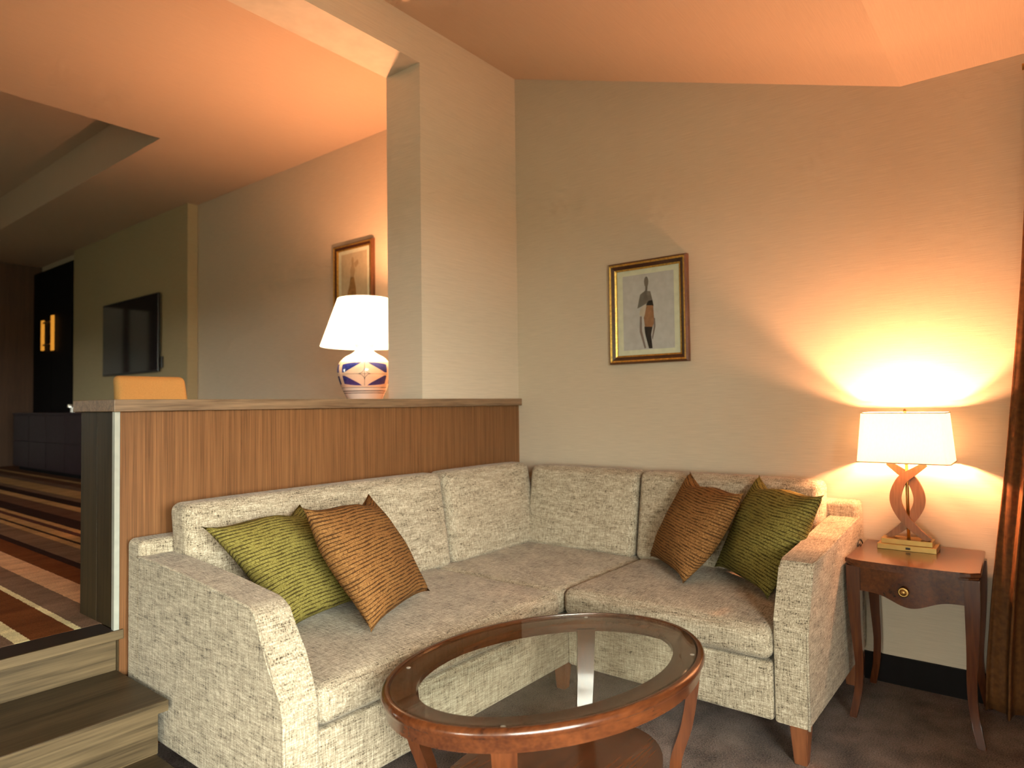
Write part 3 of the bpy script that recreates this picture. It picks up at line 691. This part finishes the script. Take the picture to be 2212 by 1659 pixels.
# ochre chair at the desk
CHX, CHY = 1.745, 4.10
ch = thing('desk_chair', 'ochre upholstered chair with its back showing over the ledge', 'chair', (CHX, CHY-.2, ZP))
def flare(q, p, h):
    q = q.copy(); q.x *= 1.0-.05*(q.z/h.z); q.y += .03*(q.x/h.x)**2*-1+.05*(q.z/h.z); return q
obj('backrest', soft(NB(), CHX-.205, CHX+.205, CHY-.035, CHY+.035, .93, 1.392, .03, (0, .012, 0), fn=flare), 'chairfab', ch, True)
obj('seat', soft(NB(), CHX-.22, CHX+.22, CHY-.44, CHY+.02, .83, .92, .03, (0, 0, .012)), 'chairfab', ch, True)
for sx in (-1, 1):
    for y in (CHY-.40, CHY-.01): obj('leg', post(NB(), [(CHX+sx*.195, y, ZP, .014, .014), (CHX+sx*.185, y, .835, .02, .02)]), 'chairleg', ch)

# television on the panel
tv = thing('television', 'large flat television on the far wall panel', 'television', (3.10, 7.81, 1.585))
obj('casing', B(3.085, 3.110, 7.105, 8.525, 1.583, 2.405, bev=.004), 'bezel', tv)
obj('screen', B(3.0825, 3.086, 7.118, 8.512, 1.602, 2.392), 'screen', tv)
obj('wall_bracket', B(3.110, 3.127, 7.5, 8.1, 1.85, 2.15), 'bezel', tv)
obj('side_module', B(3.105, 3.126, 7.07, 7.09, 1.62, 1.74, bev=.003), 'bezel', tv)
# long low sideboard under it
sb = thing('sideboard', 'long low plum-dark sideboard under the television', 'cabinet', (2.92, 8.85, ZP))
obj('body', B(2.745, 3.125, 6.75, 10.43, ZP+.05, 1.145), 'dark', sb); obj('top', B(2.725, 3.128, 6.73, 10.45, 1.145, 1.170, bev=.002), 'dark', sb); obj('plinth', B(2.785, 3.1, 6.80, 10.38, ZP, ZP+.05), 'black', sb)
for i in range(6):
    a = 6.76+i*.6110
    for (z0, z1) in ((.505, .815), (.823, 1.138)): obj('drawer', B(2.728, 2.745, a+.004, a+.6075, z0, z1, bev=.002), 'dark', sb)
# tray stand on the sideboard
tr = thing('serving_tray', 'brown tray with a polished metal edge on the dark sideboard', 'tray', (2.88, 8.2, 1.17))
obj('tray_board', B(2.80, 3.02, 7.70, 8.66, 1.238, 1.252), 'deskwood', tr); obj('metal_edge', B(2.785, 3.03, 8.66, 8.70, 1.226, 1.262, bev=.004), 'chrome', tr)
for y in (7.75, 8.64): obj('leg', B(2.80, 2.825, y-.012, y+.012, 1.17, 1.238), 'chrome', tr)
obj('tray_side', B(2.83, 2.845, 7.76, 8.62, 1.17, 1.238), 'deskwood', tr)
# black wardrobe at the end
wr = thing('wardrobe', 'tall black wardrobe front at the far end of the side wall', 'wardrobe', (3.18, 10.36, ZP))
obj('carcass', B(3.150, 3.228, 9.645, 11.09, ZP, 3.12), 'black', wr)
for (a, b) in ((9.65, 10.365), (10.37, 11.085)): obj('door', B(3.130, 3.150, a, b, ZP+.02, 3.11, bev=.002), 'black', wr)
scn = thing('wall_sconce', 'glowing amber twin-bar wall light on the black wardrobe', 'lamp', (3.12, 10.44, 2.0))
obj('back_plate', B(3.112, 3.130, 10.28, 10.58, 2.09, 2.34, bev=.002), 'black', scn)
for (y, z0, z1) in ((10.24, 1.99, 2.46), (10.62, 2.01, 2.42)):
    obj('light_bar', B(3.090, 3.112, y-.042, y+.042, z0, z1, bev=.006), 'amber', scn, label='glowing amber bar')
for z in (2.08, 2.38): obj('cross_bar', B(3.085, 3.105, 10.285, 10.575, z-.01, z+.01), 'brass', scn)

# ------------------------------------------------------------------ curtain at the side wall
cu = thing('curtain', 'bronze velvet curtain hanging in folds beside the end table', 'curtain', (3.10, -.3, 0))
bm = NB(); nz, ny = 40, 120
def ce(z): 
    K = [(0, .19), (.2, .18), (.457, .158), (.635, .139), (.953, .102), (1.616, .038), (2.45, -.02)]
    for (a, b), (c, d) in zip(K, K[1:]):
        if a <= z <= c: return b+(d-b)*(z-a)/(c-a)
    return K[-1][1]
rows = []
for i in range(nz+1):
    z = .012+(2.42-.012)*i/nz; e = ce(z); row = []
    for j in range(ny+1):
        s = j/ny; y = e+(-.50-e)*s; amp = .030+.014*(1-z/2.4)
        ph_ = s*PI*2*8.2+.25*math.sin(z*1.7)
        row.append(bm.verts.new((3.125+amp*math.sin(ph_)*(.55+.45*min(1, s*12))+.012*math.sin(ph_*2.3+z), y+.012*math.cos(ph_*1.0), z)))
    rows.append(row)
for a, b in zip(rows, rows[1:]):
    for j in range(ny): bm.faces.new((a[j], a[j+1], b[j+1], b[j]))
dr = obj('drape', bm, 'curtain', cu, True)
md = dr.modifiers.new('thickness', 'SOLIDIFY'); md.thickness = .004
obj('curtain_rail', tube(NB(), [(3.125, -.54, 2.44), (3.125, .02, 2.44)], .012, 12), 'brass', cu, True)
for y in (-.46, -.02): obj('rail_bracket', B(3.125, 3.229, y-.01, y+.01, 2.43, 2.45), 'brass', cu)
